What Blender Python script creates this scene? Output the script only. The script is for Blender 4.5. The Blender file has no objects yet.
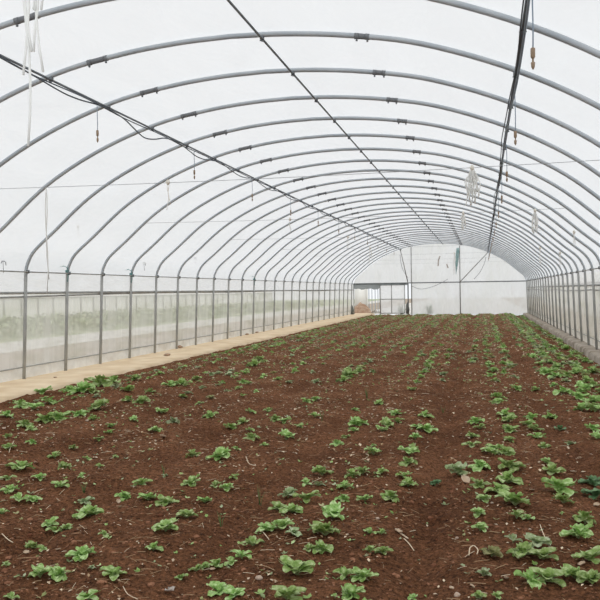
import bpy, math, random
from mathutils import Vector, Matrix, noise
random.seed(11)
S = 1.3                                   # metres per camera height used when surveying the tunnel
scn = bpy.context.scene
COL = scn.collection

# ------------------------------------------------------------------ survey
X0, W, WF, EAVE = -1.7938, 3.522, 3.572, .2925
ZA, SP = 5.7339, .9917
FIRST, LAST = -1, 28
YEND = (ZA + 28.45 * SP) * S
def P(X, Y, Z): return Vector((X * S, Z * S, (Y + 1) * S))

# ------------------------------------------------------------------ helpers
class MB:
    def __init__(s): s.v = []; s.f = []; s.m = []
    def add(s, vs, fs, mi=0):
        o = len(s.v); s.v += [tuple(v) for v in vs]; s.f += [tuple(i + o for i in f) for f in fs]; s.m += [mi] * len(fs)
    def tube(s, pts, r, n=8, mi=0, cap=True):
        pts = [Vector(p) for p in pts]; vs = []; fs = []
        up = None
        for i, p in enumerate(pts):
            a = pts[max(i - 1, 0)]; b = pts[min(i + 1, len(pts) - 1)]
            t = (b - a).normalized()
            if up is None:
                up = Vector((0, 0, 1)) if abs(t.z) < .9 else Vector((1, 0, 0))
            u = (up - t * up.dot(t)).normalized(); up = u; w = t.cross(u)
            rr = r[i] if isinstance(r, (list, tuple)) else r
            for k in range(n):
                q = 2 * math.pi * k / n
                vs.append(p + u * math.cos(q) * rr + w * math.sin(q) * rr)
        for i in range(len(pts) - 1):
            for k in range(n):
                a = i * n + k; b = i * n + (k + 1) % n
                fs.append((a, b, b + n, a + n))
        if cap:
            fs.append(tuple(range(n))[::-1]); fs.append(tuple(range((len(pts) - 1) * n, len(pts) * n)))
        s.add(vs, fs, mi)
    def box(s, lo, hi, mi=0, bev=0):
        x0, y0, z0 = lo; x1, y1, z1 = hi
        vs = [(x, y, z) for z in (z0, z1) for x, y in ((x0, y0), (x1, y0), (x1, y1), (x0, y1))]
        s.add(vs, [(3, 2, 1, 0), (4, 5, 6, 7), (0, 1, 5, 4), (1, 2, 6, 5), (2, 3, 7, 6), (3, 0, 4, 7)], mi)
    def build(s, name, mats, parent=None, smooth=True, loc=None):
        me = bpy.data.meshes.new(name); me.from_pydata(s.v, [], s.f)
        if not isinstance(mats, (list, tuple)): mats = [mats]
        for m in mats: me.materials.append(m)
        me.polygons.foreach_set('material_index', s.m)
        if smooth: me.polygons.foreach_set('use_smooth', [True] * len(s.f))
        me.update()
        o = bpy.data.objects.new(name, me); COL.objects.link(o)
        if parent: o.parent = parent
        if loc is not None: o.location = loc
        return o
def empty(name, loc=(0, 0, 0)):
    o = bpy.data.objects.new(name, None); COL.objects.link(o); o.location = loc; o.empty_display_size = .1
    return o
def tag(o, label=None, cat=None, group=None, kind=None):
    if label: o['label'] = label
    if cat: o['category'] = cat
    if group: o['group'] = group
    if kind: o['kind'] = kind
    return o
def dup(o, parent=None):
    c = o.copy(); COL.objects.link(c)
    if parent: c.parent = parent
    return c
def dup_tree(o):
    c = dup(o)
    for ch in o.children:
        dup(ch, c)
    return c
def cat_spline(pts, n):
    out = []
    P_ = [Vector(p) for p in pts]; P_ = [P_[0] * 2 - P_[1]] + P_ + [P_[-1] * 2 - P_[-2]]
    for i in range(1, len(P_) - 2):
        for k in range(n):
            t = k / n; a, b, c, d = P_[i - 1:i + 3]
            out.append(.5 * ((2 * b) + (c - a) * t + (2 * a - 5 * b + 4 * c - d) * t * t + (3 * b - a - 3 * c + d) * t ** 3))
    out.append(P_[-2]); return out
ORD = 'zeroth first second third fourth fifth sixth seventh eighth ninth tenth eleventh twelfth thirteenth fourteenth fifteenth sixteenth seventeenth eighteenth nineteenth twentieth'.split()
TENS = {2: 'twenty', 3: 'thirty', 4: 'forty', 5: 'fifty'}
TENTH = {2: 'twentieth', 3: 'thirtieth', 4: 'fortieth', 5: 'fiftieth'}
def ordinal(n):
    if n <= 20: return ORD[n]
    return TENTH[n // 10] if n % 10 == 0 else TENS[n // 10] + '-' + ORD[n % 10]

# ------------------------------------------------------------------ materials
def mat(name, col, rough=.6, metal=0, bump=None, var=None, spec=.5):
    m = bpy.data.materials.new(name); m.use_nodes = True; nt = m.node_tree; b = nt.nodes['Principled BSDF']
    b.inputs['Base Color'].default_value = (*col, 1); b.inputs['Roughness'].default_value = rough
    b.inputs['Metallic'].default_value = metal; b.inputs['Specular IOR Level'].default_value = spec
    tc = nt.nodes.new('ShaderNodeTexCoord')
    if var:                                # (second colour, scale)
        n = nt.nodes.new('ShaderNodeTexNoise'); n.inputs['Scale'].default_value = var[1]; n.inputs['Detail'].default_value = 5
        r = nt.nodes.new('ShaderNodeValToRGB'); r.color_ramp.elements[0].position = .35; r.color_ramp.elements[1].position = .65
        r.color_ramp.elements[0].color = (*col, 1); r.color_ramp.elements[1].color = (*var[0], 1)
        nt.links.new(tc.outputs['Object'], n.inputs['Vector']); nt.links.new(n.outputs['Fac'], r.inputs['Fac'])
        nt.links.new(r.outputs['Color'], b.inputs['Base Color'])
    if bump:                               # (scale, strength, distance)
        n = nt.nodes.new('ShaderNodeTexNoise'); n.inputs['Scale'].default_value = bump[0]; n.inputs['Detail'].default_value = 6
        bp = nt.nodes.new('ShaderNodeBump'); bp.inputs['Strength'].default_value = bump[1]; bp.inputs['Distance'].default_value = bump[2]
        nt.links.new(tc.outputs['Object'], n.inputs['Vector']); nt.links.new(n.outputs['Fac'], bp.inputs['Height'])
        nt.links.new(bp.outputs['Normal'], b.inputs['Normal'])
    return m

def film_mat(name, clear, col, refl=.3, bump=.25, stretch=(1, 1, 1), scale=3., gloss=.04, dirt=None):
    """thin plastic sheeting: part of the light passes straight, the rest is scattered"""
    m = bpy.data.materials.new(name); m.use_nodes = True; nt = m.node_tree; nt.nodes.clear(); N = nt.nodes.new; L = nt.links.new
    out = N('ShaderNodeOutputMaterial'); tr = N('ShaderNodeBsdfTransparent'); tl = N('ShaderNodeBsdfTranslucent'); df = N('ShaderNodeBsdfDiffuse'); gl = N('ShaderNodeBsdfGlossy')
    tr.inputs['Color'].default_value = (.985, .985, .985, 1)
    tl.inputs['Color'].default_value = (*col, 1); df.inputs['Color'].default_value = (*col, 1)
    gl.inputs['Roughness'].default_value = .25; gl.inputs['Color'].default_value = (.9, .9, .9, 1)
    m1 = N('ShaderNodeMixShader'); m1.inputs[0].default_value = refl; L(tl.outputs[0], m1.inputs[1]); L(df.outputs[0], m1.inputs[2])
    m2 = N('ShaderNodeMixShader'); m2.inputs[0].default_value = 1 - clear; L(tr.outputs[0], m2.inputs[1]); L(m1.outputs[0], m2.inputs[2])
    m3 = N('ShaderNodeMixShader'); m3.inputs[0].default_value = gloss; L(m2.outputs[0], m3.inputs[1]); L(gl.outputs[0], m3.inputs[2])
    tc = N('ShaderNodeTexCoord'); mp = N('ShaderNodeMapping'); mp.inputs['Scale'].default_value = stretch
    n = N('ShaderNodeTexNoise'); n.inputs['Scale'].default_value = scale; n.inputs['Detail'].default_value = 5; n.inputs['Distortion'].default_value = .6
    bp = N('ShaderNodeBump'); bp.inputs['Strength'].default_value = bump; bp.inputs['Distance'].default_value = .05
    L(tc.outputs['Object'], mp.inputs['Vector']); L(mp.outputs[0], n.inputs['Vector']); L(n.outputs['Fac'], bp.inputs['Height'])
    for b in (tl, df, gl): L(bp.outputs['Normal'], b.inputs['Normal'])
    # creases and dust change how much passes straight through
    mr = N('ShaderNodeMapRange'); mr.inputs[1].default_value = .3; mr.inputs[2].default_value = .7
    mr.inputs[3].default_value = 1 - clear - .10; mr.inputs[4].default_value = 1 - clear + .10
    L(n.outputs['Fac'], mr.inputs[0]); L(mr.outputs[0], m2.inputs[0])
    if dirt:
        n2 = N('ShaderNodeTexNoise'); n2.inputs['Scale'].default_value = dirt[1]; n2.inputs['Detail'].default_value = 6
        mp2 = N('ShaderNodeMapping'); mp2.inputs['Scale'].default_value = dirt[2]
        r = N('ShaderNodeValToRGB'); r.color_ramp.elements[0].color = (*col, 1); r.color_ramp.elements[1].color = (*dirt[0], 1)
        r.color_ramp.elements[0].position = .45; r.color_ramp.elements[1].position = .75
        L(tc.outputs['Object'], mp2.inputs['Vector']); L(mp2.outputs[0], n2.inputs['Vector']); L(n2.outputs['Fac'], r.inputs['Fac'])
        L(r.outputs['Color'], tl.inputs['Color']); L(r.outputs['Color'], df.inputs['Color'])
    L(m3.outputs[0], out.inputs[0])
    return m

M_steel = mat('galvanised_steel', (.40, .44, .475), .5, .2, var=((.50, .535, .565), 3.), bump=(60, .1, .002))
M_post = mat('weathered_steel', (.33, .34, .335), .6, .15, var=((.43, .435, .42), 4.), bump=(60, .1, .002))
M_darksteel = mat('dull_dark_steel', (.15, .17, .19), .55, .2, var=((.22, .24, .26), 5.))
M_clamp = mat('clamp_metal', (.20, .215, .23), .5, .4)
M_joint = mat('tarnished_joint', (.21, .22, .235), .7, .2)
M_cable = mat('dark_cable_rubber', (.10, .12, .15), .55)
M_hose = mat('slate_hose', (.22, .28, .35), .5)
M_teal = mat('teal_plastic', (.06, .27, .26), .6)
M_tealcloth = mat('teal_cloth', (.22, .42, .42), .9, var=((.45, .58, .58), 6.))
M_white = mat('white_twine', (.85, .85, .82), .7)
M_cream = mat('cream_twine', (.74, .66, .54), .8, var=((.86, .84, .78), 30.))
M_brass = mat('brownish_weight', (.30, .21, .14), .6)
M_wire = mat('thin_wire', (.42, .44, .46), .5, .3)
M_conc = mat('sandy_concrete', (.76, .58, .38), .95, var=((.90, .74, .53), 2.2), bump=(40, .35, .01), spec=.2)
M_kerb = mat('grey_brown_kerb', (.27, .225, .18), .95, var=((.50, .44, .37), 4.), bump=(30, .6, .02), spec=.2)
M_pale = mat('pale_concrete', (.80, .78, .73), .9, var=((.5, .47, .42), 3.))
M_grass = mat('rough_grass', (.34, .42, .24), .95, var=((.50, .52, .34), .9), bump=(20, .8, .05))
M_dirt = mat('pinkish_dirt', (.44, .34, .27), .95, var=((.30, .26, .18), .8))
M_straw = mat('dry_straw', (.50, .35, .20), .9, var=((.36, .22, .12), 9.))
M_paleStraw = mat('pale_straw', (.76, .62, .44), .9)
M_stone = mat('pale_stone', (.42, .30, .22), .9, var=((.58, .46, .36), 25.))
M_dryleaf = mat('dry_leaf', (.46, .33, .22), .9, var=((.64, .52, .38), 14.))
M_scrap = mat('greyish_scrap', (.42, .36, .31), .8, var=((.60, .55, .5), 20.))
M_heap = mat('brown_heap', (.36, .22, .14), .95, var=((.50, .36, .26), 6.), bump=(12, .8, .05))
M_whitepanel = film_mat('white_panel_sheet', .3, (.97, .975, .97), .3)
M_dark = mat('dark_bag', (.13, .14, .13), .7)

M_roof = film_mat('roof_film', .42, (.93, .95, .965), .35, .35, (1, .35, 1), 2.2)
M_upper = film_mat('upper_side_film', .35, (.95, .955, .95), .35, .35, (1, .6, 3), 3.)
M_net = film_mat('lower_side_sheet', .36, (.88, .875, .83), .3, .5, (1, 1.6, .15), 3., dirt=((.68, .68, .58), 2., (1, .4, 1.6)))
M_skirt = film_mat('bottom_skirt_sheet', .10, (.93, .92, .87), .5, .5, (1, 1, 1), 4., dirt=((.74, .70, .62), 2., (1, .8, 2)))
M_end = film_mat('end_wall_film', .22, (.92, .93, .93), .3, .6, (1, 1, .35), 2.5, dirt=((.84, .85, .81), .9, (1, 1, .5)))
M_nhouse = mat('neighbour_film', (.88, .87, .82), .5)

def leaf_mat(name, c1, c2, c3):
    m = bpy.data.materials.new(name); m.use_nodes = True; nt = m.node_tree; N = nt.nodes.new; L = nt.links.new
    b = nt.nodes['Principled BSDF']; out = [n for n in nt.nodes if n.type == 'OUTPUT_MATERIAL'][0]
    b.inputs['Roughness'].default_value = .5; b.inputs['Specular IOR Level'].default_value = .35
    tc = N('ShaderNodeTexCoord'); n = N('ShaderNodeTexNoise'); n.inputs['Scale'].default_value = 5.5; n.inputs['Detail'].default_value = 5
    r = N('ShaderNodeValToRGB'); e = r.color_ramp.elements; e[0].position = .36; e[0].color = (*c1, 1); e[1].position = .64; e[1].color = (*c3, 1)
    k = e.new(.5); k.color = (*c2, 1)
    oi = N('ShaderNodeObjectInfo'); hs = N('ShaderNodeHueSaturation')
    mr = N('ShaderNodeMapRange'); mr.inputs[3].default_value = .78; mr.inputs[4].default_value = 1.15
    mh = N('ShaderNodeMapRange'); mh.inputs[3].default_value = .485; mh.inputs[4].default_value = .515
    L(tc.outputs['Object'], n.inputs['Vector']); L(n.outputs['Fac'], r.inputs['Fac']); L(r.outputs['Color'], hs.inputs['Color'])
    L(oi.outputs['Random'], mr.inputs[0]); L(mr.outputs[0], hs.inputs['Value']); L(oi.outputs['Random'], mh.inputs[0]); L(mh.outputs[0], hs.inputs['Hue'])
    L(hs.outputs['Color'], b.inputs['Base Color'])
    n2 = N('ShaderNodeTexNoise'); n2.inputs['Scale'].default_value = 14; n2.inputs['Detail'].default_value = 2
    bp = N('ShaderNodeBump'); bp.inputs['Strength'].default_value = .5; bp.inputs['Distance'].default_value = .03
    L(tc.outputs['Object'], n2.inputs['Vector']); L(n2.outputs['Fac'], bp.inputs['Height']); L(bp.outputs['Normal'], b.inputs['Normal'])
    tl = N('ShaderNodeBsdfTranslucent'); L(hs.outputs['Color'], tl.inputs['Color']); mx = N('ShaderNodeMixShader'); mx.inputs[0].default_value = .22
    L(b.outputs[0], mx.inputs[1]); L(tl.outputs[0], mx.inputs[2]); L(mx.outputs[0], out.inputs[0])
    return m
LEAF = {'fresh green': leaf_mat('fresh_leaf', (.24, .40, .09), (.41, .58, .20), (.66, .80, .42)),
        'dull grey-green': leaf_mat('dull_leaf', (.28, .37, .15), (.41, .49, .26), (.58, .64, .42)),
        'yellowing': leaf_mat('yellow_leaf', (.30, .34, .12), (.42, .44, .18), (.55, .52, .28)),
        'dark green': leaf_mat('dark_leaf', (.11, .21, .09), (.17, .29, .13), (.27, .40, .22))}
M_stem = mat('pale_stem', (.36, .44, .20), .6)
M_weed = mat('thin_grass_blade', (.12, .20, .06), .7)

def soil_material():
    m = bpy.data.materials.new('reddish_brown_soil'); m.use_nodes = True; nt = m.node_tree; N = nt.nodes.new; L = nt.links.new
    b = nt.nodes['Principled BSDF']; b.inputs['Roughness'].default_value = .98; b.inputs['Specular IOR Level'].default_value = .1
    tc = N('ShaderNodeTexCoord')
    n1 = N('ShaderNodeTexNoise'); n1.inputs['Scale'].default_value = 1.1; n1.inputs['Detail'].default_value = 8; n1.inputs['Roughness'].default_value = .65
    n2 = N('ShaderNodeTexNoise'); n2.inputs['Scale'].default_value = 38; n2.inputs['Detail'].default_value = 9; n2.inputs['Roughness'].default_value = .8
    n3 = N('ShaderNodeTexVoronoi'); n3.inputs['Scale'].default_value = 60
    L(tc.outputs['Object'], n1.inputs['Vector']); L(tc.outputs['Object'], n2.inputs['Vector']); L(tc.outputs['Object'], n3.inputs['Vector'])
    r1 = N('ShaderNodeValToRGB'); e = r1.color_ramp.elements
    e[0].position = .3; e[0].color = (.140, .055, .024, 1); e[1].position = .7; e[1].color = (.310, .138, .068, 1)
    r2 = N('ShaderNodeValToRGB'); e = r2.color_ramp.elements
    e[0].position = .36; e[0].color = (.16, .15, .15, 1); e[1].position = .64; e[1].color = (1.95, 2.0, 2.0, 1)
    L(n1.outputs['Fac'], r1.inputs['Fac']); L(n2.outputs['Fac'], r2.inputs['Fac'])
    mx = N('ShaderNodeMix'); mx.data_type = 'RGBA'; mx.blend_type = 'MULTIPLY'; mx.inputs[0].default_value = 1
    L(r1.outputs['Color'], mx.inputs[6]); L(r2.outputs['Color'], mx.inputs[7]); L(mx.outputs[2], b.inputs['Base Color'])
    ad = N('ShaderNodeMath'); ad.operation = 'MULTIPLY_ADD'; ad.inputs[1].default_value = -.5
    L(n3.outputs['Distance'], ad.inputs[0]); L(n2.outputs['Fac'], ad.inputs[2])
    bp = N('ShaderNodeBump'); bp.inputs['Strength'].default_value = 1; bp.inputs['Distance'].default_value = .05
    L(ad.outputs[0], bp.inputs['Height']); L(bp.outputs['Normal'], b.inputs['Normal'])
    return m
M_soil = soil_material()
M_clod = mat('soil_clod', (.15, .060, .032), .98, var=((.36, .18, .105), 9.), spec=.1)

# ------------------------------------------------------------------ camera
F_PX, YAW, PIT, ROL = 808.58, .2217, .0107, -.0149
def camera():
    c = bpy.data.cameras.new('camera'); o = bpy.data.objects.new('camera', c); COL.objects.link(o)
    c.sensor_width = 36; c.lens = F_PX / 600 * 36; c.clip_start = .05; c.clip_end = 500
    fwd0 = Vector((-math.sin(YAW), math.cos(YAW), 0)); r = Vector((math.cos(YAW), math.sin(YAW), 0)); z = Vector((0, 0, 1))
    fwd = fwd0 * math.cos(PIT) - z * math.sin(PIT); up = z * math.cos(PIT) + fwd0 * math.sin(PIT)
    r2 = r * math.cos(ROL) + up * math.sin(ROL); u2 = up * math.cos(ROL) - r * math.sin(ROL)
    m = Matrix((r2, u2, -fwd)).transposed().to_4x4(); m.translation = (0, 0, S)
    o.matrix_world = m; scn.camera = o
    return r2, u2, fwd
CR, CU, CF = camera()
CAM = Vector((0, 0, S))
def ray(px, py): return (CF + CR * ((px - 300) / F_PX) - CU * ((py - 300) / F_PX))
def project(p):
    d = p - CAM; z = d.dot(CF); return 300 + F_PX * d.dot(CR) / z, 300 - F_PX * d.dot(CU) / z, z
def hit_ground(px, py, fn):
    d = ray(px, py); z = 0.
    for _ in range(6):
        k = (z - S) / d.z; p = CAM + d * k; z = fn(p.x, p.y)
    return Vector((p.x, p.y, z))
def hit_y(px, py, Y):                       # the point of the ray on the cross plane at depth Y
    d = ray(px, py); return CAM + d * (Y / d.y)

# ------------------------------------------------------------------ soil
BX0, BX1 = -4.58 * S, 1.60 * S
FUR0, FURP = -.235 * S, .82 * S
def row_x(x, y): return x + .012 * (min(y, 14) - 4)
def soil_z(x, y, fine=True):
    u = (row_x(x, y) - FUR0) / FURP
    d = abs(u - round(u)) * 2                # 0 at a furrow, 1 mid bed
    k = round(u)
    depth = .085 if k == 0 else .055
    z = -.035 - depth * (1 - min(1, d / .55)) ** 1.3 if d < .55 else -.035
    z += .02 * noise.noise(Vector((x * 1.3, y * 1.1, 0)))
    if x > 1.0 * S: z -= .10 * min(1, (x - 1.0 * S) / (.5 * S))
    if x < BX0 + .3: z += .0
    if fine:
        z += .016 * noise.noise(Vector((x * 6, y * 6, 3))) + .011 * noise.noise(Vector((x * 17, y * 17, 7))) + .007 * noise.noise(Vector((x * 42, y * 42, 1)))
    return z
def build_soil():
    xs = []; x = BX0
    while x < BX1: xs.append(x); x += .03
    xs.append(BX1)
    ys = [1.2]
    while ys[-1] < YEND + .0: ys.append(ys[-1] * 1.0075)
    ys[-1] = YEND
    b = MB(); n = len(xs); vs = []
    for y in ys:
        for x in xs:
            z = soil_z(x, y)
            vs.append((x, y, z))
    fs = [(j * n + i, j * n + i + 1, (j + 1) * n + i + 1, (j + 1) * n + i) for j in range(len(ys) - 1) for i in range(n - 1)]
    b.add(vs, fs); o = b.build('floor', M_soil); tag(o, kind='structure')
build_soil()

# outside ground, left path, right kerb
b = MB()
def strip(x0, x1, z, y0=-2, y1=120): return [(x0, y0, z), (x1, y0, z), (x1, y1, z), (x0, y1, z)]
b.add(strip(-8.3 * S, (X0 - WF - .03) * S, -.02), [(0, 1, 2, 3)], 0)
b.add(strip(-10.1 * S, -8.3 * S, -.02), [(0, 1, 2, 3)], 1)
b.add(strip(-90, -10.1 * S, -.02), [(0, 1, 2, 3)], 2)
b.add(strip(1.95 * S, 60, -.02), [(0, 1, 2, 3)], 0)
b.add([((X0 - WF - .03) * S, YEND + .02, -.02), (1.95 * S, YEND + .02, -.02), (1.95 * S, 120, -.02), ((X0 - WF - .03) * S, 120, -.02)], [(0, 1, 2, 3)], 1)
tag(b.build('ground', [M_dirt, M_pale, M_grass], smooth=False), kind='structure')

b = MB()
N_ = 260; vs = []; xl = (X0 - WF - .08) * S
for i in range(N_):
    y = 1 + (YEND + 1.5 - 1) * i / (N_ - 1)
    xe = BX0 + .012 + .022 * noise.noise(Vector((0, y * 1.5, 5)))
    for x, z in ((xl, 0), ((xl + xe) / 2, .004), (xe, -.004), (xe + .004, -.2)):
        vs.append((x, y, z + .004 * noise.noise(Vector((x * 3, y * 3, 0)))))
b.add(vs, [(i * 4 + k, i * 4 + k + 1, i * 4 + k + 5, i * 4 + k + 4) for i in range(N_ - 1) for k in range(3)])
tag(b.build('path', M_conc), 'sandy concrete footpath along the left wall', 'path', kind='structure')

b = MB(); vs = []; N_ = 200
for i in range(N_):
    y = 1 + (YEND - 1.05) * i / (N_ - 1)
    for x, z in ((1.595 * S, -.3), (1.61 * S, -.03), (1.64 * S, 0), (1.955 * S, 0)):
        vs.append((x + .008 * noise.noise(Vector((z, y * 2, 5))), y, z + .006 * noise.noise(Vector((x * 3, y * 3, 0)))))
b.add(vs, [(i * 4 + k, i * 4 + k + 1, i * 4 + k + 5, i * 4 + k + 4) for i in range(N_ - 1) for k in range(3)])
tag(b.build('kerb', M_kerb), 'low concrete kerb along the right wall', 'kerb', kind='structure')

# ------------------------------------------------------------------ arch profile
KN = [(3.522, 0), (3.49, .10), (3.40, .24), (3.159, .444), (2.651, .861), (2.057, 1.188), (1.4125, 1.425), (.880, 1.530), (.416, 1.580), (0, 1.596)]
def profile(n=6, off=0):
    half = cat_spline([(x, z, 0) for x, z in KN], n)
    full = [Vector((-p.x, p.y, 0)) for p in half] + [Vector((p.x, p.y, 0)) for p in reversed(half[:-1])]
    out = []
    for i, p in enumerate(full):
        a = full[max(i - 1, 0)]; c = full[min(i + 1, len(full) - 1)]; t = (c - a).normalized(); nn = Vector((-t.y, t.x, 0))
        q = p + nn * off / S
        out.append(((X0 + q.x) * S, (EAVE + 1 + q.y) * S))
    return out
PROF = profile(6)
def roof_z(x):
    for (a, za), (c, zc) in zip(PROF, PROF[1:]):
        if a <= x <= c and c > a: return za + (zc - za) * (x - a) / (c - a)
    return PROF[0][1]
XL, XR = (X0 - W) * S, (X0 + W) * S
XLF, XRF = (X0 - WF) * S, (X0 + WF) * S
ZE = (EAVE + 1) * S
def post_x(side, z): 
    k = 1 - z / ZE
    return (X0 + side * (W + (WF - W) * k)) * S
arch_y = lambda k: (ZA + k * SP) * S

# joints: sleeve positions on the hoop, surveyed from the photo
def px_x(px, py, k): return hit_y(px, py, arch_y(k)).x
JL = sum(px_x(x, y, k) for x, y, k in ((100, 59, 0), (150, 90, 1), (187, 116, 2), (220, 133, 3))) / 4
JR = sum(px_x(x, y, k) for x, y, k in ((360, 36.5, 0), (380, 72, 1), (392, 100, 2), (403, 120, 3))) / 4

def build_arch():
    root = empty('steel_arch')
    h = MB(); h.tube([(x, 0, z) for x, z in PROF], .0255, 10); h.build('hoop', M_steel, root)
    for side in (-1, 1):
        p = MB(); p.tube([(post_x(side, -.1), 0, -.1), (post_x(side, .8), 0, .8), (post_x(side, ZE + .01), 0, ZE + .01)], .0265, 10)
        p.build('post', M_post, root)
    for jx, gap in ((JL, .09), (JR, .05)):
        j = MB()
        for s in (-1, 1):
            xa = jx + s * gap - .018; xb = jx + s * gap + .018
            j.tube([(xa, 0, roof_z(xa)), (xb, 0, roof_z(xb))], .0295, 10)
            j.box((jx + s * gap - .008, -.008, roof_z(jx + s * gap) - .047), (jx + s * gap + .008, .008, roof_z(jx + s * gap) - .02))
        xa, xb = jx - gap, jx + gap
        j.tube([(xa, 0, roof_z(xa)), (xb, 0, roof_z(xb))], .0272, 10)
        j.build('joint_sleeve', M_joint, root)
    return root
proto = build_arch()
for k in range(FIRST, LAST + 1):
    o = proto if k == FIRST else dup_tree(proto)
    o.location = (0, arch_y(k), 0)
    n = k - FIRST + 1
    if k == FIRST: lab = 'grey steel hoop crossing the top of the photo, nearest of all the arches'
    elif k == LAST: lab = 'grey steel hoop framing the pale end wall, farthest of all the arches'
    else: lab = 'grey steel hoop arch on two posts, %s counting from the nearest arch' % ordinal(n)
    tag(o, lab, 'greenhouse arch', 'steel arches of the tunnel')

# ------------------------------------------------------------------ film
def sheet(name, pts, ys, m, label=None, cat=None, wob=.0):
    b = MB(); n = len(pts); vs = []
    for y in ys:
        for (x, z) in pts:
            w = wob * noise.noise(Vector((x * 1.2, y * 1.7, z * 1.2)))
            vs.append((x + w, y, z + w))
    b.add(vs, [(j * n + i, j * n + i + 1, (j + 1) * n + i + 1, (j + 1) * n + i) for j in range(len(ys) - 1) for i in range(n - 1)])
    o = b.build(name, m); tag(o, label, cat, kind='structure'); return o
ys = [-2 + (YEND + 2) * i / 120 for i in range(121)]
ZM, ZL = 1.03 * S, .18
off = profile(3, .034)
off = [(x + (-1 if x < X0 * S else 1) * .045 * max(0, min(1, (2.1 - z) / .3)), z) for x, z in off]
OL, OR_ = off[0][0], off[-1][0]
sheet('ceiling', off, ys, M_roof, wob=.006)
OL, OR_ = off[0][0], off[-1][0]
sheet('wall_left_upper', [(OL, ZE), (OL - .002, (ZE + ZM) / 2), (OL - .005, ZM)], ys, M_upper, wob=.008)
sheet('wall_right_upper', [(OR_, ZE), (OR_ + .002, (ZE + ZM) / 2), (OR_ + .005, ZM)], ys, M_upper, wob=.008)
def side_sheet(side, z0, z1, o): return [(post_x(side, z) + side * o, z) for z in (z1, (z0 + z1 * 2) / 3, (z0 * 2 + z1) / 3, z0)]
sheet('wall_left', side_sheet(-1, ZL - .01, ZM + .02, .088), ys, M_net, wob=.012)
sheet('wall_right', side_sheet(1, ZL - .01, ZM + .02, .088), ys, M_net, wob=.012)
sheet('baseboard_left', side_sheet(-1, -.06, ZL + .01, .062), ys, M_skirt, wob=.010)
sheet('baseboard_right', side_sheet(1, -.05, ZL + .01, .062), ys, M_skirt, wob=.010)

# ------------------------------------------------------------------ rails and purlins
def clamp_mesh(r):
    b = MB(); pts = [(0, math.cos(a) * .03, math.sin(a) * .03 + .0) for a in [math.radians(x) for x in range(0, 361, 30)]]
    b.box((-r - .006, -.02, -.012), (r + .006, .02, .03)); b.tube([(0, 0, -.03), (0, 0, -.005)], .007, 6)
    b.tube([(-r - .012, 0, -.018), (r + .012, 0, -.018)], .006, 6)
    return b
def rail(name, x, z, r, m, label, cat, clamp=True, y0=.6, cl_m=None, sag=0, zf=None, n=90, ymax=None):
    root = empty(name, (x, 0, z)); b = MB()
    yy = [y0 + ((ymax or YEND) - y0) * i / n for i in range(n + 1)]
    pts = [(0, y, (zf(y) if zf else 0)) for y in yy]
    b.tube(pts, r, 8); b.build('pipe', m, root)
    if clamp:
        c0 = None
        for k in range(FIRST, LAST + 1):
            if c0 is None: c0 = clamp_mesh(r).build('clamp', cl_m or M_clamp, root); c = c0
            else: c = dup(c0, root)
            c.location = (0, arch_y(k), 0)
    tag(root, label, cat)
    return root
XC, XPR, XPL = -1.5478 * S, .2416 * S, -3.2521 * S
G_ = .0255
rail('purlin', XC, roof_z(XC) - G_ - .012, .0115, M_darksteel, 'thin dark centre purlin running along under the roof ridge', 'purlin')
rail('purlin', XPR, roof_z(XPR) - G_ - .016, .0155, M_darksteel, 'dark purlin on the right roof slope carrying the bundled hose', 'purlin')
rail('purlin', XPL, roof_z(XPL) - G_ - .013, .0125, M_darksteel, 'dark purlin on the left roof slope wrapped with drooping cable', 'purlin')
def eclamp(root): pass
for side, nm in ((-1, 'left'), (1, 'right')):
    inn = -side
    rail('eave_rail', post_x(side, ZE) + inn * (G_ + .012), ZE - .015, .0115, M_post, 'slim eave rail tying the post tops along the %s wall' % nm, 'rail')
    rail('middle_rail', post_x(side, ZM) + side * (G_ + .018), ZM, .021, M_post, 'thicker middle rail behind the %s wall posts' % nm, 'rail', clamp=False)
    rail('bottom_rail', post_x(side, ZL) + side * (G_ + .01), ZL, .0105, M_post, 'low rail near the ground behind the %s wall posts' % nm, 'rail', clamp=False)
    zf = (lambda y: -.035 * abs(math.sin(y * .34)) - .03 * noise.noise(Vector((0, y * .3, 9)))) if side == 1 else (lambda y: .05 - .004 * max(0, 20 - y) + .012 * math.sin(y * .5))
    rail('vent_roller', post_x(side, ZM) + side * (G_ + .032), ZM - (.10 if side == 1 else .07), .014, M_post,
         'sagging film roller tube hung along the %s side vent' % nm, 'roller tube', clamp=False, zf=zf)

# ------------------------------------------------------------------ cables on the purlins
def cable(name, pts, r, m, label, cat):
    b = MB(); b.tube(cat_spline(pts, 4), r, 6); return tag(b.build(name, m), label, cat)
def left_cable(seed, amp, side, label, r, m):
    rnd = random.Random(seed); pts = []; y = 3.2; z0 = roof_z(XPL) - G_ - .02
    ph = rnd.random() * 6
    while y < YEND - .5:
        t = (y - arch_y(0)) / (SP * S)
        s = abs(math.sin(math.pi * t * .62 + ph)) ** 1.2
        sg = amp * (.5 + .7 * noise.noise(Vector((seed, y * .45, 0))) ** 2 * 4) * s
        pts.append((XPL + side * .02 * math.cos(t * 4.1 + ph) , y, z0 - .012 - sg)); y += .33
    return cable('power_cable', pts, r, m, label, 'cable')
left_cable(3, .085, 1, 'dark power cable drooping in loops below the left roof purlin', .0085, M_cable)
left_cable(8, .022, -1, 'dark power cable twisted tightly along the left roof purlin', .0075, M_cable)
pts = []; y = 4.2
while y < YEND - .5:
    pts.append((XPR + .017 * math.cos(y * .9), y, roof_z(XPR) - G_ - .038 - .006 * math.sin(y * 2.6) - .010 * abs(math.sin(y * .7)))); y += .25
cable('irrigation_hose', pts, .0105, M_hose, 'slate irrigation hose strapped under the right roof purlin', 'hose')
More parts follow.
